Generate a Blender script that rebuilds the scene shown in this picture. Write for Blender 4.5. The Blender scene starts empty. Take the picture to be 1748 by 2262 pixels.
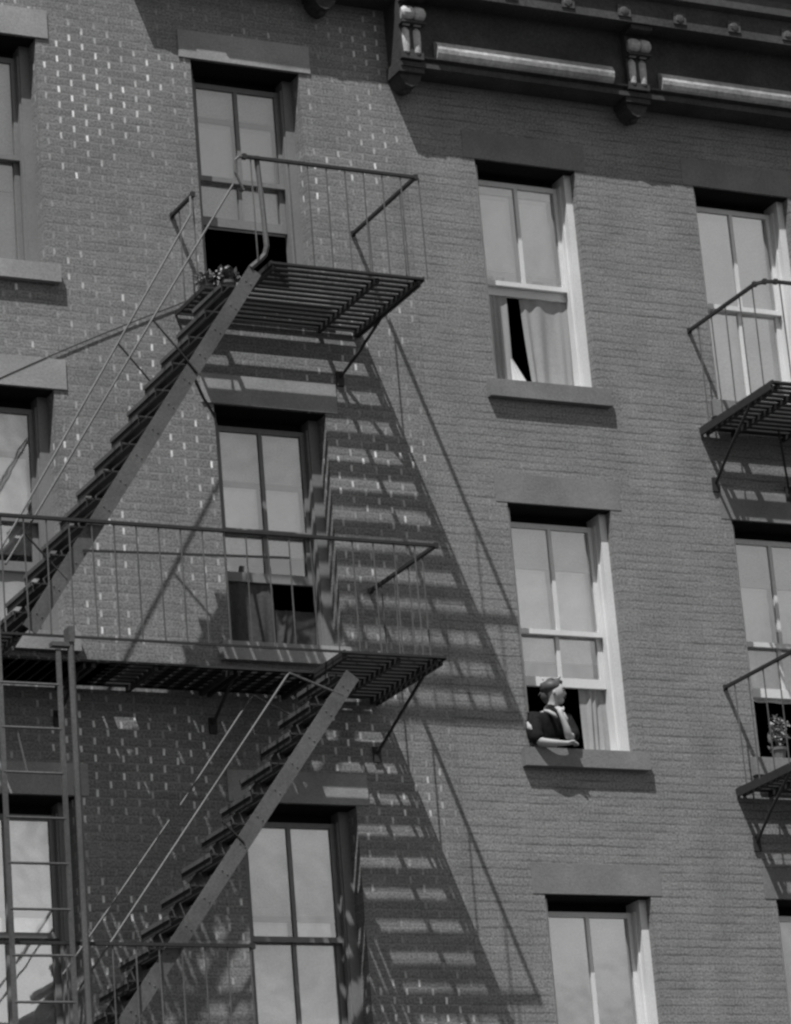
import bpy, math, random
from mathutils import Vector
random.seed(7)
S = bpy.context.scene
C = S.collection

# ------------------------------------------------------------------ camera
cam_d = bpy.data.cameras.new('camera'); cam = bpy.data.objects.new('camera', cam_d); C.objects.link(cam)
CA, CE, CR = math.radians(27.244), math.radians(18.192), math.radians(-4.846)
fw = Vector((math.sin(CA)*math.cos(CE), math.cos(CA)*math.cos(CE), math.sin(CE)))
rt = Vector((math.cos(CA), -math.sin(CA), 0)); up = rt.cross(fw)
r2 = math.cos(CR)*rt + math.sin(CR)*up; u2 = -math.sin(CR)*rt + math.cos(CR)*up
from mathutils import Matrix
M = Matrix((r2, u2, -fw)).transposed().to_4x4(); M.translation = Vector((-13.7196, -22.7829, 1.6037))
cam.matrix_world = M
cam_d.sensor_fit = 'HORIZONTAL'; cam_d.sensor_width = 36; cam_d.lens = 7754.76/1748*36
cam_d.clip_start = .5; cam_d.clip_end = 4000
S.camera = cam

# ------------------------------------------------------------------ sky, sun, exposure
w = bpy.data.worlds.new('World'); S.world = w; w.use_nodes = True
nt = w.node_tree; nt.nodes.clear()
sky = nt.nodes.new('ShaderNodeTexSky'); sky.sky_type = 'NISHITA'; sky.sun_disc = False
sky.sun_elevation = math.radians(62.9); sky.sun_rotation = math.radians(225)
sky.dust_density = 2.5
bw = nt.nodes.new('ShaderNodeRGBToBW'); bg = nt.nodes.new('ShaderNodeBackground'); wo = nt.nodes.new('ShaderNodeOutputWorld')
# bright cloud patch added only where the panes mirror it, to brighten the glass
tc = nt.nodes.new('ShaderNodeTexCoord'); cn = nt.nodes.new('ShaderNodeTexNoise'); cn.inputs['Scale'].default_value = 6; cn.inputs['Detail'].default_value = 3; cn.inputs['Roughness'].default_value = .4
cr = nt.nodes.new('ShaderNodeMapRange'); cr.inputs[1].default_value = .44; cr.inputs[2].default_value = .64; cr.inputs[3].default_value = 2.6; cr.inputs[4].default_value = 5.4
dp = nt.nodes.new('ShaderNodeVectorMath'); dp.operation = 'DOT_PRODUCT'; dp.inputs[1].default_value = Vector((.43, -.85, .33)).normalized()
mk = nt.nodes.new('ShaderNodeMapRange'); mk.interpolation_type = 'SMOOTHSTEP'; mk.inputs[1].default_value = .80; mk.inputs[2].default_value = .89
mi = nt.nodes.new('ShaderNodeMapRange'); mi.inputs[3].default_value = 1.0
mu = nt.nodes.new('ShaderNodeMath'); mu.operation = 'MULTIPLY'
nt.links.new(tc.outputs['Generated'], cn.inputs['Vector']); nt.links.new(cn.outputs['Fac'], cr.inputs[0])
nt.links.new(tc.outputs['Generated'], dp.inputs[0]); nt.links.new(dp.outputs['Value'], mk.inputs[0])
nt.links.new(mk.outputs[0], mi.inputs[0]); nt.links.new(cr.outputs[0], mi.inputs[4])
nt.links.new(sky.outputs[0], bw.inputs[0]); nt.links.new(bw.outputs[0], mu.inputs[0]); nt.links.new(mi.outputs[0], mu.inputs[1])
nt.links.new(mu.outputs[0], bg.inputs[0]); bg.inputs[1].default_value = .050; nt.links.new(bg.outputs[0], wo.inputs[0])
sd = bpy.data.lights.new('sun', 'SUN'); sd.energy = 4.9; sd.angle = math.radians(.5); sun = bpy.data.objects.new('sun', sd); C.objects.link(sun)
SUNV = Vector((-1.0, -1.0, 2.76)).normalized()
sun.rotation_euler = SUNV.to_track_quat('Z', 'Y').to_euler(); sun.location = (-10, -15, 40)
S.view_settings.view_transform = 'Standard'; S.view_settings.look = 'None'; S.view_settings.exposure = -.08; S.view_settings.gamma = 1
S.render.engine = 'CYCLES'
try: S.cycles.pixel_filter_type = 'BLACKMAN_HARRIS'; S.cycles.filter_width = 2.5
except Exception: pass

# ------------------------------------------------------------------ materials (all neutral: the photograph is black and white)
MATS = {}
def mat(name, v, rough=.8, var=.25, scale=30, spec=.3, bump=0, big=0):
    if name in MATS: return MATS[name]
    m = bpy.data.materials.new(name); m.use_nodes = True; n = m.node_tree; p = n.nodes['Principled BSDF']
    p.inputs['Roughness'].default_value = rough; p.inputs['Specular IOR Level'].default_value = spec
    t = n.nodes.new('ShaderNodeTexCoord')
    a = n.nodes.new('ShaderNodeTexNoise'); a.inputs['Scale'].default_value = scale; a.inputs['Detail'].default_value = 5; a.inputs['Roughness'].default_value = .65
    b = n.nodes.new('ShaderNodeTexNoise'); b.inputs['Scale'].default_value = 2.2; b.inputs['Detail'].default_value = 4
    n.links.new(t.outputs['Object'], a.inputs['Vector']); n.links.new(t.outputs['Object'], b.inputs['Vector'])
    r = n.nodes.new('ShaderNodeMapRange'); r.inputs[1].default_value = .25; r.inputs[2].default_value = .75
    r.inputs[3].default_value = 1-var; r.inputs[4].default_value = 1+var
    n.links.new(a.outputs['Fac'], r.inputs[0])
    r2_ = n.nodes.new('ShaderNodeMapRange'); r2_.inputs[1].default_value = .3; r2_.inputs[2].default_value = .7
    r2_.inputs[3].default_value = v*(1-var*.6-big); r2_.inputs[4].default_value = v*(1+var*.6+big)
    n.links.new(b.outputs['Fac'], r2_.inputs[0])
    mm = n.nodes.new('ShaderNodeMath'); mm.operation = 'MULTIPLY'; mm.use_clamp = True
    n.links.new(r.outputs[0], mm.inputs[0]); n.links.new(r2_.outputs[0], mm.inputs[1]); n.links.new(mm.outputs[0], p.inputs['Base Color'])
    if bump:
        bp = n.nodes.new('ShaderNodeBump'); bp.inputs['Strength'].default_value = bump; bp.inputs['Distance'].default_value = .01
        n.links.new(a.outputs['Fac'], bp.inputs['Height']); n.links.new(bp.outputs[0], p.inputs['Normal'])
    MATS[name] = m; return m

def brick(name, base, course=.0645, length=.213, vj=.9, hj=.35, patch=.52, dark_h=0.0, seed=0.0, tv=.12):
    """brick laid in running bond on the UV plane (metres); head joints gleam where the pointing is fresh"""
    m = bpy.data.materials.new(name); m.use_nodes = True; n = m.node_tree; p = n.nodes['Principled BSDF']
    p.inputs['Roughness'].default_value = .9; p.inputs['Specular IOR Level'].default_value = .15
    L = n.links.new
    def math_(op, a, b=None, c=None, clamp=False):
        q = n.nodes.new('ShaderNodeMath'); q.operation = op; q.use_clamp = clamp
        for i, x in enumerate((a, b, c)):
            if x is None: continue
            if isinstance(x, (int, float)): q.inputs[i].default_value = x
            else: L(x, q.inputs[i])
        return q.outputs[0]
    uv = n.nodes.new('ShaderNodeUVMap'); uv.uv_map = 'UVMap'
    sp = n.nodes.new('ShaderNodeSeparateXYZ'); L(uv.outputs[0], sp.inputs[0])
    # a little waviness so courses are not ruled
    wn = n.nodes.new('ShaderNodeTexNoise'); wn.inputs['Scale'].default_value = 1.7; L(uv.outputs[0], wn.inputs['Vector'])
    wob = math_('MULTIPLY', math_('SUBTRACT', wn.outputs['Fac'], .5), .02)
    wn2 = n.nodes.new('ShaderNodeTexNoise'); wn2.inputs['Scale'].default_value = 14; L(uv.outputs[0], wn2.inputs['Vector'])
    wob2 = math_('MULTIPLY', math_('SUBTRACT', wn2.outputs['Fac'], .5), .012)
    y = math_('DIVIDE', math_('ADD', math_('ADD', sp.outputs[1], wob), wob2), course)
    row = math_('FLOOR', y); fy = math_('FRACT', y)
    off = math_('MULTIPLY', math_('MODULO', row, 2.0), .5)
    x = math_('ADD', math_('DIVIDE', math_('ADD', sp.outputs[0], wob2), length), off)
    col = math_('FLOOR', x); fx = math_('FRACT', x)
    cv = n.nodes.new('ShaderNodeCombineXYZ'); L(col, cv.inputs[0]); L(row, cv.inputs[1]); cv.inputs[2].default_value = seed
    wh = n.nodes.new('ShaderNodeTexWhiteNoise'); wh.noise_dimensions = '3D'; L(cv.outputs[0], wh.inputs['Vector'])
    # joints
    head = math_('LESS_THAN', fx, .085)
    bed = math_('LESS_THAN', fy, .17)
    edge_in = math_('GREATER_THAN', fy, .2)
    head = math_('MULTIPLY', head, edge_in)
    # patches of fresh pointing
    pn = n.nodes.new('ShaderNodeTexNoise'); pn.inputs['Scale'].default_value = .95; pn.inputs['Detail'].default_value = 3.5; pn.inputs['Roughness'].default_value = .62
    mp = n.nodes.new('ShaderNodeMapping'); mp.inputs['Location'].default_value = (seed, seed*2, 0); L(uv.outputs[0], mp.inputs[0]); L(mp.outputs[0], pn.inputs['Vector'])
    pa = n.nodes.new('ShaderNodeMapRange'); pa.inputs[1].default_value = patch-.05; pa.inputs[2].default_value = patch+.13; L(pn.outputs['Fac'], pa.inputs[0])
    rnd2 = math_('POWER', wh.outputs['Value'], .8)
    hs = math_('MULTIPLY', math_('MULTIPLY', head, math_('ADD', pa.outputs[0], .12)), rnd2)
    # base tone per brick, grain, stains
    g = n.nodes.new('ShaderNodeTexNoise'); g.inputs['Scale'].default_value = 62; g.inputs['Detail'].default_value = 3; L(uv.outputs[0], g.inputs['Vector'])
    st = n.nodes.new('ShaderNodeTexNoise'); st.inputs['Scale'].default_value = 1.3; st.inputs['Detail'].default_value = 5; L(uv.outputs[0], st.inputs['Vector'])
    # long faint streaks along the courses
    ms = n.nodes.new('ShaderNodeMapping'); ms.inputs['Scale'].default_value = (1.2, 14, 1); L(uv.outputs[0], ms.inputs[0])
    sk = n.nodes.new('ShaderNodeTexNoise'); sk.inputs['Scale'].default_value = 1.6; sk.inputs['Detail'].default_value = 3; L(ms.outputs[0], sk.inputs['Vector'])
    tone = math_('ADD', 1-tv/2, math_('MULTIPLY', wh.outputs['Value'], tv))
    tone = math_('MULTIPLY', tone, math_('ADD', -.05, math_('MULTIPLY', g.outputs['Fac'], 2.1)))
    tone = math_('MULTIPLY', tone, math_('ADD', .8, math_('MULTIPLY', st.outputs['Fac'], .4)))
    tone = math_('MULTIPLY', tone, math_('ADD', .80, math_('MULTIPLY', sk.outputs['Fac'], .40)))
    tone = math_('MULTIPLY', tone, base)
    bed_s = math_('MULTIPLY', bed, math_('ADD', hj, math_('MULTIPLY', math_('MULTIPLY', pa.outputs[0], hj), 1.0)))
    tone = math_('ADD', tone, math_('MULTIPLY', bed_s, .16))
    # sooty bed joints that come and go along the wall
    mk_ = n.nodes.new('ShaderNodeMapping'); mk_.inputs['Scale'].default_value = (3.0, 22, 1); L(uv.outputs[0], mk_.inputs[0])
    bk = n.nodes.new('ShaderNodeTexNoise'); bk.inputs['Scale'].default_value = 1.0; bk.inputs['Detail'].default_value = 4; L(mk_.outputs[0], bk.inputs['Vector'])
    br_ = n.nodes.new('ShaderNodeMapRange'); br_.inputs[1].default_value = .36; br_.inputs[2].default_value = .66; L(bk.outputs['Fac'], br_.inputs[0])
    bed_d = math_('MULTIPLY', math_('LESS_THAN', math_('FRACT', math_('ADD', fy, .85)), .24), dark_h)
    tone = math_('MULTIPLY', tone, math_('SUBTRACT', 1.0, math_('MULTIPLY', bed_d, br_.outputs[0])))
    hd_d = math_('MULTIPLY', math_('MULTIPLY', math_('LESS_THAN', fx, .06), dark_h), math_('MULTIPLY', wh.outputs['Value'], .6))
    tone = math_('MULTIPLY', tone, math_('SUBTRACT', 1.0, hd_d))
    # soot and rain streaks, stretched down the wall
    mv = n.nodes.new('ShaderNodeMapping'); mv.inputs['Scale'].default_value = (4.5, .5, 1); L(uv.outputs[0], mv.inputs[0])
    vs = n.nodes.new('ShaderNodeTexNoise'); vs.inputs['Scale'].default_value = 1.0; vs.inputs['Detail'].default_value = 4; L(mv.outputs[0], vs.inputs['Vector'])
    tone = math_('MULTIPLY', tone, math_('ADD', .83, math_('MULTIPLY', vs.outputs['Fac'], .34)))
    tone = math_('ADD', tone, math_('MULTIPLY', hs, vj), clamp=True)
    L(tone, p.inputs['Base Color'])
    h = math_('MAXIMUM', bed, head)
    hh = math_('SUBTRACT', math_('MULTIPLY', g.outputs['Fac'], .35), h)
    bp = n.nodes.new('ShaderNodeBump'); bp.inputs['Strength'].default_value = .45; bp.inputs['Distance'].default_value = .006
    L(hh, bp.inputs['Height']); L(bp.outputs[0], p.inputs['Normal'])
    MATS[name] = m; return m

BR_L = brick('old_brick', .215, vj=1.0, hj=.20, patch=.53, dark_h=.22, seed=3.1, tv=.16)
BR_R = brick('painted_brick', .235, vj=.14, hj=.06, patch=.60, dark_h=.42, seed=9.4, tv=.12)
IRON = mat('painted_iron', .10, .55, .35, 60, .4, .2, .06)
IRON_D = mat('dark_iron', .035, .6, .25, 40, .3)
STONE = mat('brownstone', .32, .9, .22, 60, .2, .3, .08)
STONE_R = mat('painted_stone', .215, .9, .22, 60, .2, .3, .08)
WOOD_L = mat('weathered_frame_paint', .21, .6, .15, 40)
WOOD_D = mat('dark_frame_paint', .09, .6, .15, 40)
WHITE = mat('white_frame_paint', .72, .5, .14, 90)
BLIND = mat('roller_blind_cloth', .76, .9, .26, 60, .1, 0, .04)
CURT = mat('lace_curtain', .74, .9, .22, 50, .1)
CURT_SHADOW = mat('shadow_drape', .075, .9, .3, 40, .1)  # near-black cloth tone that stands in for shade
CURT_D = mat('dull_curtain', .33, .9, .12, 60, .1)
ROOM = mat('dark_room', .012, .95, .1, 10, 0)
CORN = mat('dark_cornice_paint', .065, .8, .4, 45, .2, .3, .1)
CORN_L = mat('pale_cornice_paint', .47, .9, .35, 26, .1, .5, .15)
CORN_M = mat('grey_cornice_paint', .085, .7, .3, 25)
SKIN = mat('skin', .45, .6, .05, 30)
HAIR = mat('hair', .08, .5, .4, 90)
DRESS = mat('dark_dress', .018, .9, .5, 40, .1)
COLLAR = mat('light_collar', .42, .8, .1, 40, .1)
POT = mat('clay_pot', .14, .9, .15, 30)
LEAF = mat('plant_leaves', .13, .7, .4, 60)
PETAL = mat('pale_petals', .38, .7, .2, 60)
HEAD_SHADOW = mat('head_shadow_board', .018, .95, .3, 40, .05)  # near-black tone paints the shade at the window heads
SHADOW_LINE = mat('shadow_line_dark', .04, .8, .1, 30)
ROAD = mat('asphalt', .035, .9, .3, 3); PAVE = mat('paving', .10, .9, .2, 4)
CONC = mat('roof_tar', .05, .9, .2, 4)

def glass_mat():
    m = bpy.data.materials.new('window_glass'); m.use_nodes = True; n = m.node_tree; n.nodes.clear()
    o = n.nodes.new('ShaderNodeOutputMaterial'); mx = n.nodes.new('ShaderNodeMixShader')
    t = n.nodes.new('ShaderNodeBsdfTransparent'); g = n.nodes.new('ShaderNodeBsdfGlossy')
    t.inputs[0].default_value = (.97, .97, .97, 1); g.inputs[0].default_value = (1, 1, 1, 1); g.inputs['Roughness'].default_value = .03
    fr = n.nodes.new('ShaderNodeFresnel'); fr.inputs[0].default_value = 1.55
    ad = n.nodes.new('ShaderNodeMath'); ad.operation = 'MULTIPLY_ADD'; ad.inputs[1].default_value = .6; ad.inputs[2].default_value = .36
    # old drawn glass is slightly wavy
    tc = n.nodes.new('ShaderNodeTexCoord'); nz = n.nodes.new('ShaderNodeTexNoise'); nz.inputs['Scale'].default_value = 3
    bp = n.nodes.new('ShaderNodeBump'); bp.inputs['Strength'].default_value = .12; bp.inputs['Distance'].default_value = .02
    n.links.new(tc.outputs['Object'], nz.inputs['Vector']); n.links.new(nz.outputs['Fac'], bp.inputs['Height']); n.links.new(bp.outputs[0], g.inputs['Normal'])
    n.links.new(fr.outputs[0], ad.inputs[0]); n.links.new(ad.outputs[0], mx.inputs[0])
    n.links.new(t.outputs[0], mx.inputs[1]); n.links.new(g.outputs[0], mx.inputs[2]); n.links.new(mx.outputs[0], o.inputs[0])
    return m
GLASS = glass_mat()

# ------------------------------------------------------------------ mesh helpers
class MB:
    def __init__(s): s.v = []; s.f = []; s.uv = []
    def quad(s, pts, uv=None):
        i = len(s.v); s.v += [tuple(p) for p in pts]; s.f.append(tuple(range(i, i+len(pts)))); s.uv += uv or [(p[0], p[2]) for p in pts]; return s
    def box(s, x0, x1, y0, y1, z0, z1):
        if x0 > x1: x0, x1 = x1, x0
        if y0 > y1: y0, y1 = y1, y0
        if z0 > z1: z0, z1 = z1, z0
        P = [(x0,y0,z0),(x1,y0,z0),(x1,y1,z0),(x0,y1,z0),(x0,y0,z1),(x1,y0,z1),(x1,y1,z1),(x0,y1,z1)]
        for q in ((0,1,5,4),(1,2,6,5),(2,3,7,6),(3,0,4,7),(4,5,6,7),(3,2,1,0)): s.quad([P[k] for k in q])
        return s
    def bar(s, a, b, w, h, upv=(0,0,1)):
        """rectangular bar a->b; w across, h along upv"""
        a, b = Vector(a), Vector(b); d = (b-a).normalized(); u = Vector(upv); sx = d.cross(u)
        if sx.length < 1e-4: sx = d.cross(Vector((0,1,0)))
        sx.normalize(); u = sx.cross(d).normalized(); sx *= w/2; u *= h/2
        P = [a-sx-u, a+sx-u, a+sx+u, a-sx+u, b-sx-u, b+sx-u, b+sx+u, b-sx+u]
        for q in ((0,1,2,3),(7,6,5,4),(0,4,5,1),(1,5,6,2),(2,6,7,3),(3,7,4,0)): s.quad([P[k] for k in q])
        return s
    def tube(s, pts, r, n=7, cap=True):
        pts = [Vector(p) for p in pts]; R = r if isinstance(r, (list, tuple)) else [r]*len(pts)
        base = len(s.v); ref = None
        for i, p in enumerate(pts):
            d = (pts[min(i+1, len(pts)-1)] - pts[max(i-1, 0)]).normalized()
            if ref is None or abs(ref.dot(d)) > .9: ref = Vector((0,1,0)) if abs(d.y) < .8 else Vector((1,0,0))
            a = d.cross(ref).normalized(); b = d.cross(a)
            for k in range(n):
                t = 2*math.pi*k/n; s.v.append(tuple(p + (a*math.cos(t)+b*math.sin(t))*R[i]))
        for i in range(len(pts)-1):
            for k in range(n):
                q = (base+i*n+k, base+i*n+(k+1)%n, base+(i+1)*n+(k+1)%n, base+(i+1)*n+k); s.f.append(q); s.uv += [(0,0)]*4
        if cap:
            s.f.append(tuple(base+k for k in range(n))[::-1]); s.uv += [(0,0)]*n
            s.f.append(tuple(base+(len(pts)-1)*n+k for k in range(n))); s.uv += [(0,0)]*n
        return s
    def prism_x(s, prof, x0, x1):
        """profile of (y,z) points swept along x"""
        n = len(prof); A = [(x0,)+tuple(p) for p in prof]; B = [(x1,)+tuple(p) for p in prof]
        s.quad(A); s.quad(B[::-1])
        for i in range(n): j = (i+1) % n; s.quad([A[i], B[i], B[j], A[j]])
        return s
    def prism_y(s, prof, y0, y1):
        n = len(prof); A = [(p[0], y0, p[1]) for p in prof]; B = [(p[0], y1, p[1]) for p in prof]
        s.quad(A); s.quad(B[::-1])
        for i in range(n): j = (i+1) % n; s.quad([A[i], B[i], B[j], A[j]])
        return s
    def blob(s, c, r, n=8, m=6, jit=0):
        c = Vector(c); r = (r,)*3 if isinstance(r, (int, float)) else r; base = len(s.v)
        for i in range(m+1):
            ph = math.pi*i/m
            for k in range(n):
                t = 2*math.pi*k/n; j = 1+random.uniform(-jit, jit)
                s.v.append((c.x+r[0]*j*math.sin(ph)*math.cos(t), c.y+r[1]*j*math.sin(ph)*math.sin(t), c.z+r[2]*j*math.cos(ph)))
        for i in range(m):
            for k in range(n):
                s.f.append((base+i*n+k, base+(i+1)*n+k, base+(i+1)*n+(k+1)%n, base+i*n+(k+1)%n)); s.uv += [(0,0)]*4
        return s
    def build(s, name, m, parent=None, smooth=False, loc=None, bevel=0):
        me = bpy.data.meshes.new(name); 
        o3 = Vector(loc) if loc else Vector((0,0,0))
        me.from_pydata([tuple(Vector(v)-o3) for v in s.v], [], s.f)
        uv = me.uv_layers.new(name='UVMap')
        for i, t in enumerate(s.uv): uv.data[i].uv = t
        me.validate(); me.update()
        if smooth: me.polygons.foreach_set('use_smooth', [True]*len(me.polygons))
        me.materials.append(m); o = bpy.data.objects.new(name, me); C.objects.link(o); o.location = o3
        if parent is not None: o.parent = parent
        if bevel:
            b = o.modifiers.new('bevel', 'BEVEL'); b.width = bevel; b.segments = 1; b.limit_method = 'ANGLE'
        return o
def tag(o, label=None, cat=None, group=None, kind=None):
    if label: o['label'] = label
    if cat: o['category'] = cat
    if group: o['group'] = group
    if kind: o['kind'] = kind
    return o
def empty(name, loc=(0,0,0)):
    o = bpy.data.objects.new(name, None); C.objects.link(o); o.location = loc; o.empty_display_size = .3; return o
def part(mb, name, m, parent, **k):
    """link as child of an empty thing standing at the world position it keeps"""
    o = mb.build(name, m, parent, **k)
    return o

# ------------------------------------------------------------------ ground
tag(MB().box(-400, 400, -400, -3.4, -.5, 0).build('road', ROAD), kind='structure')
tag(MB().box(-400, 400, -3.4, 0, -.5, .14).build('pavement', PAVE), kind='structure')
tag(MB().box(-400, 400, 12.2, 400, -.5, 0).build('ground', ROAD), kind='structure')

# ------------------------------------------------------------------ walls
def wall_mesh(x0, x1, z0, z1, holes, depth=.34):
    """front plane with window openings and brick returns; closed box behind"""
    mb = MB()
    xs = sorted({x0, x1, *[h[0] for h in holes], *[h[1] for h in holes]}); zs = sorted({z0, z1, *[h[2] for h in holes], *[h[3] for h in holes]})
    for i in range(len(xs)-1):
        for j in range(len(zs)-1):
            cx, cz = (xs[i]+xs[i+1])/2, (zs[j]+zs[j+1])/2
            if any(h[0] < cx < h[1] and h[2] < cz < h[3] for h in holes): continue
            mb.quad([(xs[i],0,zs[j]),(xs[i+1],0,zs[j]),(xs[i+1],0,zs[j+1]),(xs[i],0,zs[j+1])])
    for a, b, c, d in holes:
        mb.quad([(a,0,c),(a,0,d),(a,depth,d),(a,depth,c)], [(a,c),(a,d),(a+depth,d),(a+depth,c)])
        mb.quad([(b,0,d),(b,0,c),(b,depth,c),(b,depth,d)], [(b,d),(b,c),(b+depth,c),(b+depth,d)])
        mb.quad([(a,0,d),(b,0,d),(b,depth,d),(a,depth,d)], [(a,d),(b,d),(b,d+depth),(a,d+depth)])
        mb.quad([(a,0,c),(a,depth,c),(b,depth,c),(b,0,c)], [(a,c),(a,c+depth),(b,c+depth),(b,c)])
    mb.quad([(x0,0,z0),(x0,0,z1),(x0,12,z1),(x0,12,z0)], [(0,z0),(0,z1),(12,z1),(12,z0)])
    mb.quad([(x1,0,z0),(x1,12,z0),(x1,12,z1),(x1,0,z1)], [(0,z0),(12,z0),(12,z1),(0,z1)])
    mb.quad([(x0,12,z0),(x0,12,z1),(x1,12,z1),(x1,12,z0)])
    return mb

A0, A1 = -5.670, -4.741; B0, B1 = -3.454, -2.522
C0, C1 = -1.003, -.077; D0, D1 = 1.050, 1.976
LW = [(11.78, 13.671), (8.90, 10.789), (5.80, 7.687)]
RW = [(11.19, 13.116), (8.183, 10.177), (5.06, 7.052)]
JX = -1.635
lb = empty('brick_building', (-4.6, 0, 0)); tag(lb, 'weathered brick tenement at the left with bright patchy mortar and dark window frames', 'building')
rb = empty('brick_building', (1.4, 0, 0)); tag(rb, 'smooth painted brick tenement at the right with heavy bracketed cornice and white window frames', 'building')
def ch(mb, name, m, parent, **k):
    o = mb.build(name, m, None, **k)
    o.parent = parent; o.matrix_parent_inverse = Matrix.Identity(4)
    # keep world place under a parent that stands elsewhere
    base = Vector((0,0,0)); q = parent
    while q is not None: base += q.location; q = q.parent
    o.location = o.location - base
    return o
hl = [(a, b, z0, z1) for a, b in ((A0, A1), (B0, B1)) for z0, z1 in LW]
hr = [(a, b, z0, z1) for a, b in ((C0, C1), (D0, D1)) for z0, z1 in RW]
ch(wall_mesh(-8.4, JX, 0, 15.9, hl), 'wall', BR_L, lb)
ch(wall_mesh(JX+.002, 4.6, 0, 14.95, hr), 'wall', BR_R, rb)
ch(MB().box(-8.4, JX, .05, 11.95, 15.80, 15.95), 'roof', CONC, lb)
ch(MB().box(JX+.01, 4.6, .05, 11.95, 14.85, 15.0), 'roof', CONC, rb)

# ------------------------------------------------------------------ windows
def fold_cloth(x0, x1, z0, z1, y, amp=.02, n=26, taper=None):
    mb = MB(); rows = 10
    P = []
    ph = random.uniform(0, 6)
    for j in range(rows+1):
        t = j/rows; z = z1+(z0-z1)*t
        a, b = (x0, x1) if taper is None else taper(t)
        P.append([(a+(b-a)*i/n, y+amp*math.sin(ph+i*1.05+1.4*math.sin(i*.31+ph)+.22*j)*(0.35+.65*t)*(.6+.5*math.sin(i*.23+ph*2))+amp*.5*math.sin(i*.4+j*.35), z) for i in range(n+1)])
    for j in range(rows):
        for i in range(n): mb.quad([P[j+1][i], P[j+1][i+1], P[j][i+1], P[j][i]])
    return mb
def sash(x0, x1, z0, z1, y, t=.035, stile=.045, bot=.045, top=.04, vert=True, hor=None):
    mb = MB()
    mb.box(x0, x0+stile, y, y+t, z0, z1).box(x1-stile, x1, y, y+t, z0, z1)
    mb.box(x0+stile, x1-stile, y+.001, y+t-.001, z0, z0+bot).box(x0+stile, x1-stile, y+.001, y+t-.001, z1-top, z1)
    if vert: cx = (x0+x1)/2; mb.box(cx-.016, cx+.016, y+.003, y+t-.003, z0+bot, z1-top)
    if hor: mb.box(x0+stile, x1-stile, y+.005, y+t-.005, hor-.012, hor+.012)
    return mb
def window(bld, x0, x1, z0, z1, white, meet, raised, up_low=0.0, low_h=None, blind=None, label=None):
    """box frame, outer (upper) sash, inner (lower) sash, glass, roller blind, stone sill and lintel"""
    fm = WHITE if white else WOOD_L
    fy = .045 if white else .115; cw = .055 if white else .075
    f = MB(); top = .09
    fy = .085 if white else .15; cw = .062 if white else .08
    f.box(x0, x0+cw, fy, .30, z0, z1).box(x1-cw, x1, fy, .30, z0, z1)
    f.box(x0+cw, x1-cw, fy+.06, .30, z0, z0+.04)
    # parting beads: small steps on the jambs that catch the light
    yb = .215 if not white else .195
    f.box(x0+cw, x0+cw+.014, yb-.05, yb-.002, z0+.04, z1-top).box(x1-cw-.014, x1-cw, yb-.05, yb-.002, z0+.04, z1-top)
    wdw = ch(f, 'window', fm, bld, loc=((x0+x1)/2, 0, z0), bevel=.004)
    if label: wdw['label'] = label
    ch(MB().box(x0+.002, x1-.002, .285, .30, z1-top, z1-.004).box(x0+.002, x1-.002, .015, .285, z1-.012, z1-.003), 'window_head_shadow', HEAD_SHADOW, wdw)  # black lining and drop panel paint in the shade under the lintel
    a, b = x0+cw+.003, x1-cw-.003; zt = z1-top-up_low
    ys = yb; 
    def sub(mb, nm, m, **k): return ch(mb, nm, m, wdw, **k)
    sub(sash(a, b, meet-.02, zt, ys, bot=.04), 'sash', fm)
    sub(MB().quad([(a+.03, ys+.018, meet), (b-.03, ys+.018, meet), (b-.03, ys+.018, zt-.02), (a+.03, ys+.018, zt-.02)]), 'pane', GLASS)
    lh = low_h or (meet+.02-z0-.04); lz = z0+.04+raised
    sub(sash(a, b, lz, lz+lh, ys+.04, bot=.075), 'sash', fm)
    sub(MB().quad([(a+.03, ys+.058, lz+.03), (b-.03, ys+.058, lz+.03), (b-.03, ys+.058, lz+lh-.02), (a+.03, ys+.058, lz+lh-.02)]), 'pane', GLASS)
    if blind is not None:
        bb = MB(); 
        bb.quad([(a-.01, .305, blind), (b+.01, .305, blind), (b+.01, .300, z1), (a-.01, .300, z1)]); bb.box(a-.01, b+.01, .303, .318, blind-.02, blind)
        sub(bb, 'roller_blind', BLIND)
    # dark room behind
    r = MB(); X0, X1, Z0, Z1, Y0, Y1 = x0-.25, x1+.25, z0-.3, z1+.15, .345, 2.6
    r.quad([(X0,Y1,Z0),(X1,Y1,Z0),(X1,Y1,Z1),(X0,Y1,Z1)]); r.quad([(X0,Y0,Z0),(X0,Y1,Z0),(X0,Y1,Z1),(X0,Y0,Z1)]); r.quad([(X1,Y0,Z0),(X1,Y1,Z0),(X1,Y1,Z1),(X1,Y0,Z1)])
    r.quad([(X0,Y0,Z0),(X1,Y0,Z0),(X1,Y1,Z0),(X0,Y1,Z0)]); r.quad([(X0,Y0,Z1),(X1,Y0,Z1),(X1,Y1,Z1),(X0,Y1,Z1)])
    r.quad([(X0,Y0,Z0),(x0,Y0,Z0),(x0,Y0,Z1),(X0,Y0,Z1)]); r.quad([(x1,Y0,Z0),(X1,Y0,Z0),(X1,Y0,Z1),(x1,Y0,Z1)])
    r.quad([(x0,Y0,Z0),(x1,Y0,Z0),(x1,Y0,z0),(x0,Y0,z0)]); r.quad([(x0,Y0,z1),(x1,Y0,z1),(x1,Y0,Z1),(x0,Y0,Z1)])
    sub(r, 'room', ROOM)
    sm = STONE_R if white else STONE
    sub(MB().box(x0-.085, x1+.085, -.062, .11 if not white else .04, z0-.145, z0-.002), 'sill', sm, bevel=.012)
    lp = -.004 if white else -.014
    sub(MB().box(x0-.10, x1+.10, lp, -.0005, z1+.002, z1+.238), 'lintel', sm, bevel=.008)
    return wdw, a, b, ys

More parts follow.
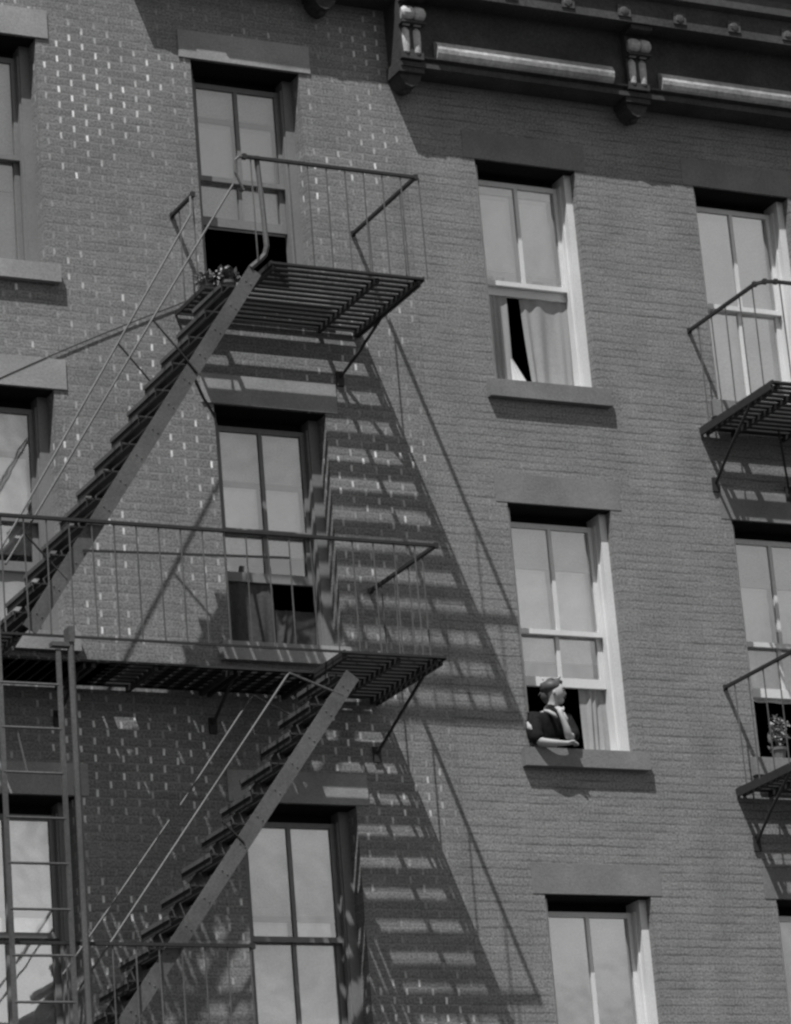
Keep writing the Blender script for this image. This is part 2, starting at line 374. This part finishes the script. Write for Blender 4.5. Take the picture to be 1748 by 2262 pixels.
wA1, a, b, ys = window(lb, A0, A1, *LW[0], False, 12.745, 0, blind=12.52)
ch(fold_cloth(a, b, 11.80, 12.50, .32, .014), 'curtain', CURT, wA1)
ch(fold_cloth(a+.45, b-.22, 11.80, 12.40, .28, .012), 'curtain', WHITE, wA1)
wA2, a, b, ys = window(lb, A0, A1, *LW[1], False, 9.83, .50, low_h=.93, blind=9.60)
ch(fold_cloth(a, b, 8.92, 9.5, .28, .014), 'curtain', CURT_D, wA2)
wA3, a, b, ys = window(lb, A0, A1, *LW[2], False, 6.72, .0, low_h=1.06, blind=5.6)
wB1, a, b, ys = window(lb, B0, B1, *LW[0], False, 12.765, .56, low_h=.93, blind=12.40)
wB2, a, b, ys = window(lb, B0, B1, *LW[1], False, 9.86, .53, low_h=.80, blind=9.72)
ch(fold_cloth(a, a+.42, 8.92, 9.6, .28, .014), 'curtain', CURT_SHADOW, wB2)  # dark cloth added in place of the shade on the lower sash
ch(fold_cloth(a+.40, b, 8.92, 9.27, .29, .014, taper=lambda t: (a+.42-.06*t, b)), 'curtain', CURT_SHADOW, wB2)
wB3, a, b, ys = window(lb, B0, B1, *LW[2], False, 6.72, 0, low_h=1.06, blind=5.6)
wC1, a, b, ys = window(rb, C0, C1, *RW[0], True, 12.13, .81, low_h=.93, blind=12.3)
ch(fold_cloth(a, a+.30, 11.2, 12.2, .25, .010, taper=lambda t: (a, a+.245-.0*t)), 'curtain', CURT_D, wC1)  # dull cloth paints the shaded part of this curtain
ch(fold_cloth(a+.3, b, 11.2, 12.2, .255, .014, taper=lambda t: (a+.36+.06*t, b)), 'curtain', CURT_D, wC1)
ch(fold_cloth(a+.1, a+.3, 11.2, 11.50, .242, .008, 10, taper=lambda t: (a+.225, a+.24+.19*t)), 'curtain_sunlit_patch', WHITE, wC1)  # white pieces paint the sunlight on the foot of the curtain
ch(fold_cloth(a+.4, a+.6, 11.2, 11.31, .236, .006, 8, taper=lambda t: (a+.45-.0*t, a+.49+.13*t)), 'curtain_sunlit_patch', WHITE, wC1)
wC2, a, b, ys = window(rb, C0, C1, *RW[1], True, 9.195, .54, low_h=1.0, blind=9.0)
ch(fold_cloth(b-.23, b, 8.19, 8.80, .275, .014, 22), 'curtain', CURT_D, wC2)
wC3, a, b, ys = window(rb, C0, C1, *RW[2], True, 6.03, 0, blind=5.6)
wD1, a, b, ys = window(rb, D0, D1, *RW[0], True, 12.13, 0, blind=11.9)
ch(fold_cloth(a, b, 11.2, 12.1, .30, .016), 'curtain', CURT, wD1)
wD2, a, b, ys = window(rb, D0, D1, *RW[1], True, 9.195, .54, low_h=.97, blind=9.0)
ch(fold_cloth(a+.1, b, 8.74, 9.2, .30, .016), 'curtain', CURT, wD2)
wD3, a, b, ys = window(rb, D0, D1, *RW[2], True, 6.03, 0, blind=5.6)

# ------------------------------------------------------------------ cornices
def cornice(bld, x0, x1, dz, brackets, d_crown=.45):
    z = lambda v: v+dz
    fr = MB(); fr.box(x0, x1, -.215, -.001, z(13.745), z(14.33))
    fr.box(x0, x1, -.235, -.215, z(13.745), z(13.785))
    fr.prism_x([(-.215, z(13.81)), (-.25, z(13.825)), (-.25, z(13.845)), (-.215, z(13.86))], x0, x1)
    cor = ch(fr, 'cornice', CORN, bld, bevel=.004)
    # corona and crown
    cm = MB(); cm.prism_x([(-.215, z(14.33)), (-.28, z(14.33)), (-d_crown, z(14.325)), (-d_crown, z(14.54)), (-.05, z(14.54)), (-.05, z(14.335))], x0-.0, x1)
    ch(cm, 'corona', CORN, cor, bevel=.004)
    g = MB(); g.prism_x([(-d_crown+.01, z(14.542)), (-d_crown-.06, z(14.56)), (-d_crown-.065, z(14.68)), (-d_crown-.12, z(14.78)), (-d_crown-.12, z(14.84)), (-.02, z(14.86)), (-.02, z(14.542))], x0-.03, x1)
    ch(g, 'crown_moulding', CORN_M, cor)
    # pendants, twin-lobed brackets, pale rounded panels between them
    bs = sorted(brackets)
    for bx in bs:
        m1 = MB(); m1.box(bx-.115, bx+.115, -.222, -.005, z(13.70), z(13.80))
        pr = [(bx-.10, z(13.70)), (bx+.10, z(13.70)), (bx+.09, z(13.655)), (bx+.05, z(13.605)), (bx, z(13.585)), (bx-.05, z(13.605)), (bx-.09, z(13.655))]
        m1.prism_y(pr[::-1], -.19, -.004); m1.blob((bx, -.11, z(13.585)), (.035, .05, .03))
        m1.box(bx-.10, bx+.10, -.262, -.2, z(13.80), z(14.325))
        br = ch(m1, 'bracket', CORN, cor, bevel=.006)
        m2 = MB()
        for s in (-1, 1):
            cx = bx+s*.050
            m2.tube([(cx, -.225, z(13.835)), (cx, -.240, z(13.86)), (cx, -.246, z(13.95)), (cx, -.250, z(14.04)), (cx, -.24, z(14.065))], [.022, .036, .038, .036, .024], 12)
            # rolled volute seen from below, waisted in the middle
            m2.tube([(cx-.047, -.300, z(14.17)), (cx-.030, -.305, z(14.17)), (cx, -.308, z(14.168)), (cx+.030, -.305, z(14.17)), (cx+.047, -.300, z(14.17))], [.044, .060, .062, .060, .044], 14)
            m2.tube([(cx-.03, -.285, z(14.09)), (cx+.03, -.285, z(14.09))], .014, 8)
        ch(m2, 'scroll', CORN_L, br)
        m3 = MB(); m3.box(bx-.11, bx+.11, -.335, -.26, z(14.085), z(14.10)).box(bx-.1, bx+.1, -.40, -.26, z(14.285), z(14.325)).box(bx-.1, bx+.1, -.27, -.261, z(14.101), z(14.284)); ch(m3, 'scroll_cap', CORN, br)
    ed = [x0-.3]+bs+[x1+.3]
    for i in range(len(ed)-1):
        p0, p1 = ed[i]+.22, ed[i+1]-.24
        if i == len(ed)-2: p1 = x1-.05
        if p1-p0 < .4: continue
        pm = MB(); prof = []
        for k in range(9):
            t = math.pi*(k/8-.5); prof.append((-.215-.075*math.cos(t) if math.cos(t) > 1e-6 else -.215, z(13.905)+.088*math.sin(t)))
        pm.prism_x(prof[::-1], p0, p1)
        o = ch(pm, 'panel', CORN_L, cor, smooth=True) 
    # rosettes on the corona
    x = x0+.42
    rs = MB()
    while x < x1-.2:
        q = MB(); q.box(x-.06, x+.06, -d_crown-.012, -d_crown, z(14.365), z(14.465)).blob((x, -d_crown-.012, z(14.415)), (.045, .012, .04), 8, 6, .1)
        ch(q, 'rosette', CORN_M, cor)
        x += .53
    return cor
cornice(rb, -1.715, 4.75, 0, [-1.62, .47, 2.56], .43)
# the left building's own cornice, higher up and just out of the picture
cornice(lb, -3.31, JX-.01, .585, [-2.33], .45)
cornice(lb, -3.99, -3.32, .62, [-3.75], .41)

# ------------------------------------------------------------------ fire escapes
def grating(x0, x1, y0, y1, z, along='x', pitch=.087, wd=.048, t=.012):
    mb = MB()
    if along == 'x':
        y = y0
        while y < y1-.02:
            mb.box(x0, x1, y, y+wd, z, z+t); y += pitch
    else:
        x = x0
        while x < x1-.02:
            mb.box(x, x+wd, y0, y1, z, z+t); x += pitch
    return mb
def platform(fe, x0, x1, z, parts, beams, frame_y=-1.13, edges=None):
    """parts: list of (x0,x1,y0,y1,along); beams: x positions of flat bars carrying the slats"""
    mb = MB()
    for p in parts: 
        q = grating(p[0], p[1], p[2], p[3], z, p[4], *(p[5:])); n = len(mb.v)
        mb.v += q.v; mb.f += [tuple(i+n for i in f) for f in q.f]; mb.uv += q.uv
    pl = ch(mb, 'platform', IRON_D, fe)
    e = MB()
    for a, b in (edges or [((x0, frame_y), (x1, frame_y)), ((x0, 0), (x0, frame_y)), ((x1, 0), (x1, frame_y)), ((x0, -.03), (x1, -.03))]):
        e.bar((a[0], a[1], z+.004), (b[0], b[1], z+.004), .014, .016 if a[1] == b[1] else .034)
    ch(e, 'edge_frame', IRON_D, pl)
    for bx in beams:
        ch(MB().bar((bx[0], bx[1], z-.022), (bx[0], bx[2], z-.022), .03, .035), 'beam', IRON_D, pl)
    return pl
def railing(fe, path, z, h, balus, extra=None):
    """path of (x,y) corner points; top rail, thin foot rail and round balusters at parameter positions"""
    t = MB(); P = [(x, y, z+h) for x, y in path]
    for a, b in zip(P[:-1], P[1:]): t.bar(a, b, .030, .022)
    for p in P: t.box(p[0]-.016, p[0]+.016, p[1]-.016, p[1]+.016, p[2]-.02, p[2]+.02)
    r = ch(t, 'railing', IRON_D, fe)
    for (x, y) in balus:
        j = random.uniform(-.006, .006)
        ch(MB().tube([(x+j, y, z+.005), (x, y, z+h)], .0062, 6), 'baluster', IRON, r)
    return r
def bracket(fe, x, zt, zw, xw=None, d=.8):
    xw = x if xw is None else xw
    m = MB(); m.bar((x, -.01, zt-.03), (x, -1.10 if d > .5 or zt > 11 else -.58, zt-.03), .02, .034)
    # strut bowed slightly, and its foot on the wall
    pts = [(xw, -.012, zw), (xw*.5+x*.5, -.42*d-.02, zw+(zt-.05-zw)*.46), (x, -d, zt-.04)]
    m.tube([pts[0], pts[1], pts[2]], .013, 7)
    m.box(xw-.03, xw+.03, -.02, -.001, zw-.07, zw+.05)
    return ch(m, 'bracket', IRON_D, fe)
def stair(fe, top, bot, z_top, z_bot, yin, yout, pitch_z, label=None, hr_out=None, hr_in=None, stan=None, lo=None):
    """stringer lower edges run top->bot in the x,z plane"""
    tx, tz = top; bx, bz = bot; L = math.hypot(tx-bx, tz-bz); dx, dz = (bx-tx)/L, (bz-tz)/L
    nx, nz = dz, -dx     # normal
    if nz < 0: nx, nz = -nx, -nz
    wd = .112
    root = None
    for y in (yout, yin):
        m = MB(); prof = [(tx, tz), (bx, bz), (bx+nx*wd, bz+nz*wd), (tx+nx*wd, tz+nz*wd)]
        if dx*nz-dz*nx > 0: pass
        m.prism_y(prof, y-.006, y+.006)
        # bolts in pairs
        n = int(L/.245)
        if y == yout:
            for k in range(n):
                for q in (.03, .075):
                    c = (tx+dx*(.12+k*.245)+nx*q, y-.008, tz+dz*(.12+k*.245)+nz*q); m.blob(c, (.007, .005, .007), 6, 4)
        if root is None:
            root = ch(m, 'stair', IRON, fe)
            if label: root['label'] = label
        else: ch(m, 'stringer', IRON, root)
    # treads
    z = z_top-pitch_z*.9
    while z > z_bot+.05:
        t = (z-.03-tz)/dz if dz else 0; cx = tx+dx*t-.122
        m = MB(); tilt = .010
        for k in range(3):
            xa = cx-.118+k*.076
            m.box(xa, xa+.060, yout+.007, yin-.007, z-.012, z)
        m.box(cx-.114, cx-.108, yout+.007, yin-.007, z-.070, z+.002)
        m.box(cx+.088, cx+.096, yout+.007, yin-.007, z-.035, z-.001)
        nb = len(m.f)
        m.box(cx-.124, cx-.116, yout+.007, yin-.007, z-.026, z+.004)
        o = ch(m, 'tread', IRON_D, root); o.data.materials.append(IRON)  # dark iron paints shade under the tread; nosing kept lighter as if sunlit
        for pi in range(max(0, len(o.data.polygons)-6), len(o.data.polygons)): o.data.polygons[pi].material_index = 1
        z -= pitch_z
    if hr_out:
        for h in hr_out: ch(MB().tube(h, .0085, 7), 'handrail', IRON, root)
    if stan:
        for h in stan: ch(MB().tube(h, .008, 6), 'stanchion', IRON_D, root)
    return root

Y = -1.13
fe = empty('fire_escape', (-4.0, -.5, 8.5)); tag(fe, 'iron fire escape on the left building, two steep stairs linking its slatted balconies', 'fire escape', )
# upper balcony
P1z = 11.484
platform(fe, -3.72, -2.165, P1z, [(-3.40, -2.165, Y, -.02, 'x', .0865, .046), (-3.72, -3.40, -.54, -.02, 'x', .0865, .054)],
         [(-3.40, -.01, Y+.02), (-2.53, -.01, Y+.05), (-2.22, -.01, Y+.03)],
         edges=[((-3.43, Y), (-2.165, Y)), ((-2.165, 0), (-2.165, Y)), ((-3.72, 0), (-3.72, -.56)), ((-3.72, -.56), (-3.42, -.56)), ((-3.42, -.56), (-3.42, Y)), ((-3.72, -.02), (-2.165, -.02))])
bal = [(-3.53+.155*k, Y) for k in range(10) if k != 1] + [(-2.165, -.30), (-2.165, -.86)]
r1 = railing(fe, [(-3.58, Y), (-2.16, Y), (-2.16, -.01)], P1z, .838, bal)
ch(MB().tube([(-3.58, Y, P1z+.838), (-3.625, Y, P1z+.83), (-3.655, Y, P1z+.80), (-3.66, Y, P1z+.70), (-3.60, Y, P1z+.56)], .010), 'curled_end', IRON, r1)
r1b = railing(fe, [(-3.70, -.01), (-3.70, -.42)], P1z, .82, [(-3.70, -.42), (-3.70, -.15)])
ch(MB().tube([(-3.47, -1.11, 12.345), (-3.452, -1.11, 12.0), (-3.44, -1.11, 11.62), (-3.455, -1.10, 11.56), (-3.50, -1.10, 11.51), (-3.58, -1.10, 11.44)], .021, 8), 'newel_post', IRON, r1)
bracket(fe, -2.19, P1z, 11.091, -2.376, .42)
# middle balcony
P2z = 8.512
platform(fe, -6.9, -2.263, P2z, [(-3.06, -2.263, Y, -.02, 'x', .0865, .055), (-4.67, -3.06, -.60, -.02, 'x', .0865, .050), (-4.30, -3.10, -.60, -.03, 'y', .115, .070), (-4.66, -4.52, -.60, -.03, 'y', .09, .070), (-5.52, -4.62, -.60, -.02, 'y', .088, .076), (-5.50, -4.64, -.56, -.02, 'x', .09, .0895), (-6.9, -5.55, Y, -.02, 'x', .0865, .055)],
         [(-3.06, -.01, Y+.02), (-2.62, -.01, Y+.05), (-2.33, -.01, Y+.03), (-3.72, -.01, -.58), (-4.3, -.01, -.58), (-4.78, -.01, -.58), (-5.55, -.01, Y+.03), (-6.3, -.01, Y+.03)],
         edges=[((-6.9, Y), (-2.263, Y)), ((-2.263, 0), (-2.263, Y)), ((-6.9, 0), (-6.9, Y)), ((-5.53, -.60), (-3.08, -.60)), ((-5.55, -.6), (-5.55, Y)), ((-3.07, -.6), (-3.07, Y)), ((-6.9, -.02), (-2.263, -.02))])
bal = [(-2.44-.168*k, Y) for k in range(26)] + [(-2.263, -.2), (-2.263, -.42), (-2.263, -.66), (-2.263, -.9)]
r2r = railing(fe, [(-6.9, Y), (-2.263, Y), (-2.263, -.01)], P2z, .857, bal)
ch(MB().bar((-5.03, Y+.012, 9.153), (-3.45, Y+.012, 9.202), .010, .016), 'mid_rail', IRON_D, r2r)
bracket(fe, -2.283, P2z, 8.093, -2.319, .8); bracket(fe, -3.66, P2z, 8.26, -3.64, .45); bracket(fe, -4.85, P2z, 8.26, -4.85, .45); bracket(fe, -6.3, P2z, 8.1, -6.3, .8)
# lower balcony, its platform below the picture
P3z = 5.51
platform(fe, -6.9, -3.95, P3z, [(-4.9, -3.95, Y, -.02, 'x'), (-6.9, -4.9, -.6, -.02, 'x')], [(-4.0, -.01, Y+.02), (-5.0, -.01, -.6)],
         edges=[((-6.9, Y), (-3.95, Y)), ((-3.95, 0), (-3.95, Y)), ((-6.9, 0), (-6.9, Y)), ((-6.9, -.02), (-3.95, -.02))])
railing(fe, [(-6.9, Y), (-3.95, Y)], P3z, .86, [(-3.97-.168*k, Y) for k in range(9)])
# stairs
stair(fe, (-3.50, 11.39), (-5.40, 8.53), P1z, P2z, -.56, -1.10, .2165, 'upper stair with solid channel stringer',
      [[(-3.60, -1.10, P1z+.56), (-3.671, -1.10, 12.10), (-4.36, -1.10, 11.0), (-5.373, -1.10, 9.378), (-5.60, -1.10, 9.02)], [(-3.72, -.42, P1z+.80), (-3.79, -.56, 12.07), (-4.43, -.56, 10.99), (-5.28, -.56, 9.56), (-5.55, -.56, 9.12)]],
      None, [[(-4.382, -1.10, 10.95), (-4.19, -1.11, 10.72), (-4.075, -1.115, 10.575)], [(-4.44, -.56, 10.97), (-4.12, -.56, 10.60)], [(-5.45, -1.10, 9.26), (-5.15, -1.10, 8.93)]])
stair(fe, (-2.965, 8.322), (-5.05, 5.552), P2z+.042, P3z, -.56, -1.10, .222, 'lower stair with solid channel stringer',
      [[(-3.10, -1.10, 8.20), (-3.506, -1.10, 8.345), (-3.525, -1.10, 8.325), (-4.948, -1.10, 6.425), (-5.3, -1.10, 5.97)], [(-3.20, -.5, 8.20), (-3.525, -.5, 8.352), (-3.54, -.5, 8.335), (-4.151, -.5, 7.51)], [(-4.24, -.5, 7.40), (-4.781, -.5, 6.697), (-5.1, -.5, 6.29)]],
      None, [[(-3.95, -1.11, 7.10), (-4.10, -1.10, 7.25)]])
# tie rod from the stair to the wall
ch(MB().tube([(-4.075, -1.11, 10.575), (-4.04, -1.0, 10.56), (-3.78, -.55, 10.60), (-3.457, -.004, 10.69)], .012, 7), 'tie_rod', IRON_D, fe)
# drop ladder
lad = MB().bar((-5.715, -1.2, 8.60), (-5.722, -1.2, 3.4), .036, .012, (0,1,0)); ladder = ch(lad, 'drop_ladder', IRON, fe)
ch(MB().bar((-5.285, -1.2, 8.40), (-5.305, -1.2, 3.4), .036, .012, (0,1,0)), 'ladder_rail', IRON, ladder)
for k in range(15): ch(MB().tube([(-5.72, -1.2, 8.145-.3125*k), (-5.295, -1.2, 8.145-.3125*k)], .0095, 7), 'rung', IRON, ladder)
ch(MB().tube([(-5.19, -1.2, 8.46), (-5.205, -1.2, 3.3)], .024, 9), 'guide_pole', IRON, ladder)
ch(MB().box(-5.33, -5.17, -1.22, -1.15, 8.42, 8.45).box(-5.21, -5.17, -1.23, -1.13, 8.45, 8.56), 'hook', IRON, ladder)
ch(MB().tube([(-5.607, -1.19, 7.82), (-5.546, -1.19, 7.515)], .008, 6), 'brace', IRON, ladder)

# right-hand fire escape
fr2 = empty('fire_escape', (1.9, -.5, 9)); tag(fr2, 'iron fire escape at the right edge with two small caged balconies outside white windows', 'fire escape')
for (z, h, xl, zw) in ((10.926, .866, .845, 10.472), (7.908, .845, .80, 7.498)):
    platform(fr2, xl, 3.1, z, [(xl, 3.1, Y, -.02, 'x', .0865, .052)], [(xl+.06, -.01, Y+.02), (xl+.30, -.01, Y+.02), (xl+.9, -.01, Y+.02), (xl+1.6, -.01, Y+.02)])
    b2 = [(xl+.175*k, Y) for k in range(1, 13)] + [(xl, -.15), (xl, -.36), (xl, -.58), (xl, -.80), (xl, -1.0)]
    rr = railing(fr2, [(xl, -.01), (xl, Y+.09), (xl+.05, Y+.02), (xl+.14, Y), (3.1, Y), (3.1, -.01)], z, h, b2)
    bracket(fr2, xl, z, zw, .929, .8); bracket(fr2, 1.62, z, zw-.03, 1.62, .8); bracket(fr2, 2.6, z, zw, 2.6, .8)
    # cross stays under the platform
    ch(MB().tube([(1.62, -.02, z-.45), (1.40, -.3, z-.05)], .010, 6).tube([(1.62, -.02, z-.45), (1.95, -.25, z-.05)], .010, 6), 'stay', IRON_D, fr2)

# ------------------------------------------------------------------ shadow line, plants
def link_tag(mb, name, m, label, cat, **k):
    o = mb.build(name, m, None, **k); return tag(o, label, cat)
pts = []
for i in range(15):
    t = i/14; x = -5.9+(-3.5+5.9)*t; z = 10.43+(11.66-10.43)*t + .035*math.sin(t*math.pi)
    pts.append((x, -.014, z))
link_tag(MB().tube(pts, .0045, 6), 'shadow_line', SHADOW_LINE, 'thin dark strand laid as a painted shadow slanting across the brick between the two left window columns', 'shadow_line')  # dark strand on the wall stands in for a slanting shadow

def plant(loc, h, spread, pot_r, label, flowers=6, n=90, tall=False):
    x, y, z = loc; e = empty('potted_plant', loc); tag(e, label, 'plant')
    m = MB(); m.tube([(x, y, z), (x, y, z+pot_r*1.3), (x, y, z+pot_r*1.35), (x, y, z+pot_r*1.7)], [pot_r*.72, pot_r*.95, pot_r*1.1, pot_r*1.12], 12)
    ch(m, 'pot', POT, e)
    lv = MB(); zz = z+pot_r*1.6
    for k in range(n):
        a = random.uniform(0, 6.283); t = random.random(); r = spread*math.sqrt(random.random())*(1-.35*t if not tall else 1-.8*t)
        c = Vector((x+r*math.cos(a), y+r*math.sin(a)*.8, zz+t*h)); s = random.uniform(.018, .034)
        u = Vector((random.uniform(-1,1), random.uniform(-1,1), random.uniform(-.6,.9))).normalized()*s; v = u.cross(Vector((random.uniform(-1,1), random.uniform(-1,1), 1))).normalized()*s*.5
        lv.quad([c-u, c+v, c+u*1.1, c-v])
    for k in range(6):
        a = random.uniform(0, 6.283); lv.tube([(x, y, zz-.02), (x+spread*.5*math.cos(a), y+spread*.4*math.sin(a), zz+h*.8)], .004, 4)
    ch(lv, 'foliage', LEAF, e)
    if flowers:
        fm = MB()
        for k in range(flowers):
            a = random.uniform(0, 6.283); r = spread*random.uniform(.2, .9); c0 = Vector((x+r*math.cos(a), y-spread*.4+r*math.sin(a)*.4, zz+h*random.uniform(.3, 1)))
            for _ in range(14):
                q = c0+Vector((random.gauss(0, .014), random.gauss(0, .01), random.gauss(0, .014))); s = .011
                u = Vector((random.gauss(0,1), random.gauss(0,1), random.gauss(0,1))).normalized()*s; v = u.cross(Vector((random.gauss(0,1), random.gauss(0,1), 1))).normalized()*s*.8
                fm.quad([q-u, q-v, q+u, q+v])
        ch(fm, 'flowers', PETAL, e)
plant((-3.47, -.44, P1z+.015), .13, .10, .06, 'small flowering plant in a clay pot on the upper balcony, nearest the stair head')
plant((-3.62, -.38, P1z+.015), .10, .09, .05, 'low leafy potted plant at the inner corner of the upper balcony', 4)
plant((1.275, .06, 8.186), .26, .10, .062, 'pale flowering plant in a pot on the sill of the open right-edge window', 16, 60, True)

# ------------------------------------------------------------------ woman at the open window
def skin_obj(name, verts, edges, radii, m, parent, sub=2, root=0):
    me = bpy.data.meshes.new(name); me.from_pydata(verts, edges, []); o = bpy.data.objects.new(name, me); C.objects.link(o)
    me.materials.append(m); o.parent = parent
    sk = o.modifiers.new('skin', 'SKIN')
    sk.use_smooth_shade = True
    for i, r in enumerate(radii):
        r = (r, r) if isinstance(r, (int, float)) else r
        me.skin_vertices[0].data[i].radius = r
    me.skin_vertices[0].data[root].use_root = True
    ss = o.modifiers.new('subsurf', 'SUBSURF'); ss.levels = sub; ss.render_levels = sub
    return o
def woman(ox, oy, oz):
    """origin at the middle of the forearms on the sill; +x right, -y outward"""
    p = empty('person', (ox, oy, oz))
    tag(p, 'woman in dark dress with pinned-up hair leaning with folded arms on the open window sill', 'person')
    V = []; E = []; R = []
    def add(v, r, prev=None):
        V.append(v); R.append(r)
        if prev is not None: E.append((prev, len(V)-1))
        return len(V)-1
    pel = add((0, .34, -.16), (.15, .11)); wa = add((0, .27, .02), (.125, .09), pel); che = add((.0, .15, .17), (.14, .09), wa)
    upc = add((.01, .09, .265), (.10, .065), che); nk0 = add((.02, .065, .315), .042, upc); nk = add((.035, .045, .36), .036, nk0)
    h0 = add((.05, .03, .405), (.055, .055), nk); h1 = add((.055, .03, .455), (.070, .075), h0); h2 = add((.05, .035, .50), (.062, .066), h1)
    # left image side arm
    sL = add((-.125, .09, .245), .050, upc); eL = add((-.165, .0, .075), .040, sL); eL2 = add((-.145, -.035, .04), .036, eL)
    fL = add((-.03, -.055, .032), .028, eL2); wL = add((.065, -.05, .035), .020, fL); pL = add((.105, -.045, .04), (.030, .014), wL)
    sR = add((.145, .09, .245), .050, upc); eR = add((.155, .0, .105), .040, sR); eR2 = add((.088, -.060, .085), .034, eR)
    fR = add((.066, -.075, .15), .028, eR2); wR = add((.034, -.078, .235), .020, fR); pR = add((.030, -.064, .280), (.026, .016), wR)
    base = V[pL]; hand = pL
    for k in range(4):
        y = base[1]-.022+.015*k; l = (.034, .042, .040, .030)[k]
        a = add((base[0]+.022, y, base[2]+.002), .0085, hand); b_ = add((base[0]+.022+l*.55, y-.002, base[2]-.004), .0078, a); add((base[0]+.022+l, y-.004, base[2]-.020), .006, b_)
    a = add((base[0]-.004, base[1]-.030, base[2]+.008), .0095, hand); add((base[0]+.022, base[1]-.045, base[2]+.004), .0075, a)
    base = V[pR]; hand = pR          # fingers curled up against the jaw
    for k in range(4):
        x = base[0]-.022+.015*k; l = (.034, .042, .040, .030)[k]
        a = add((x, base[1]+.006, base[2]+.022), .0085, hand); b_ = add((x+.002, base[1]+.020, base[2]+.022+l*.5), .0078, a); add((x+.004, base[1]+.042, base[2]+.022+l*.62), .006, b_)
    a = add((base[0]+.030, base[1]+.0, base[2]+.012), .0095, hand); add((base[0]+.040, base[1]+.012, base[2]+.045), .0075, a)
    body = skin_obj('body', V, E, R, SKIN, p)
    # face turned to the right and down the street
    f = MB(); hx, hy, hz = .055, .03, .455
    fd = Vector((.80, -.58, -.05)).normalized(); sd_ = Vector((.58, .80, 0)).normalized()
    def at(a, b_, c): q = Vector((hx, hy, hz))+fd*a+sd_*b_+Vector((0,0,c)); return tuple(q)
    f.blob(at(.012, 0, .004), (.066, .066, .086), 14, 12)
    f.blob(at(.030, 0, -.058), (.036, .036, .034), 12, 8); f.blob(at(.074, 0, -.012), (.012, .012, .014)); f.blob(at(.070, 0, .008), (.008, .008, .022))
    for s in (-1, 1): f.blob(at(.0, s*.066, -.01), (.010, .014, .020))
    ch_local(f, 'face', SKIN, p, True)
    e = MB()
    for s in (-1, 1): e.blob(at(.069, s*.026, .010), (.011, .011, .006)); e.blob(at(.068, s*.026, .026), (.015, .015, .0035))
    e.blob(at(.066, 0, -.040), (.017, .017, .006))
    ch_local(e, 'eyes_and_lips', HAIR, p, True)
    h = MB(); h.blob((hx-.016, hy+.018, hz+.046), (.088, .086, .066), 14, 10, .07); h.blob((hx-.035, hy+.05, hz-.01), (.062, .055, .065), 12, 9, .06)
    h.blob((hx+.02, hy-.005, hz+.085), (.045, .045, .030), 10, 8, .1); h.blob((hx-.01, hy+.03, hz+.10), (.040, .045, .028), 10, 8, .1)
    for k in range(60):
        a = random.uniform(0, 6.283); r = random.uniform(.05, .075); c = Vector((hx-.02+r*math.cos(a), hy+.03+r*math.sin(a), hz+.04+random.uniform(-.05, .07))); h.tube([c, c+Vector((random.uniform(-.02,.02), random.uniform(-.02,.02), random.uniform(-.03,.02)))], .005, 4)
    ch_local(h, 'hair', HAIR, p, True)
    # dress: torso and sleeves to just below the elbow
    V2 = []; E2 = []; R2 = []
    def add2(v, r, prev=None):
        V2.append(v); R2.append(r)
        if prev is not None: E2.append((prev, len(V2)-1))
        return len(V2)-1
    a = add2((0, .36, -.2), (.20, .15)); b_ = add2((0, .27, .02), (.17, .125), a); c = add2((0, .14, .17), (.185, .135), b_); d = add2((.01, .085, .262), (.15, .095), c)
    q = add2((-.13, .085, .25), .082, d); q = add2((-.15, .04, .155), .076, q); q = add2((-.17, .0, .080), .066, q); add2((-.12, -.025, .055), .054, q)
    q = add2((.15, .085, .25), .078, d); q = add2((.168, .05, .165), .070, q); q = add2((.165, .005, .105), .062, q); add2((.115, -.05, .092), .050, q)
    skin_obj('dress', V2, E2, R2, DRESS, p)
    co = MB()
    co.tube([(-.045, .045, .315), (-.03, -.0, .295), (-.01, -.035, .265), (.01, -.05, .235)], [.012, .016, .016, .006], 8)
    co.tube([(.085, .05, .315), (.10, .01, .29), (.115, -.005, .245), (.125, -.0, .20)], [.010, .012, .012, .004], 8)
    ch_local(co, 'collar', COLLAR, p, True)
    cf = MB().tube([(-.185, .055, .215), (-.20, .02, .165), (-.19, -.02, .13)], [.020, .026, .012], 8)  # pale patch on the upper sleeve
    ch_local(cf, 'sleeve_patch', COLLAR, p, True)
    return p
def ch_local(mb, name, m, parent, smooth=False):
    o = mb.build(name, m, None, smooth=smooth); o.parent = parent; return o
woman(-.815, -.062, 8.172)
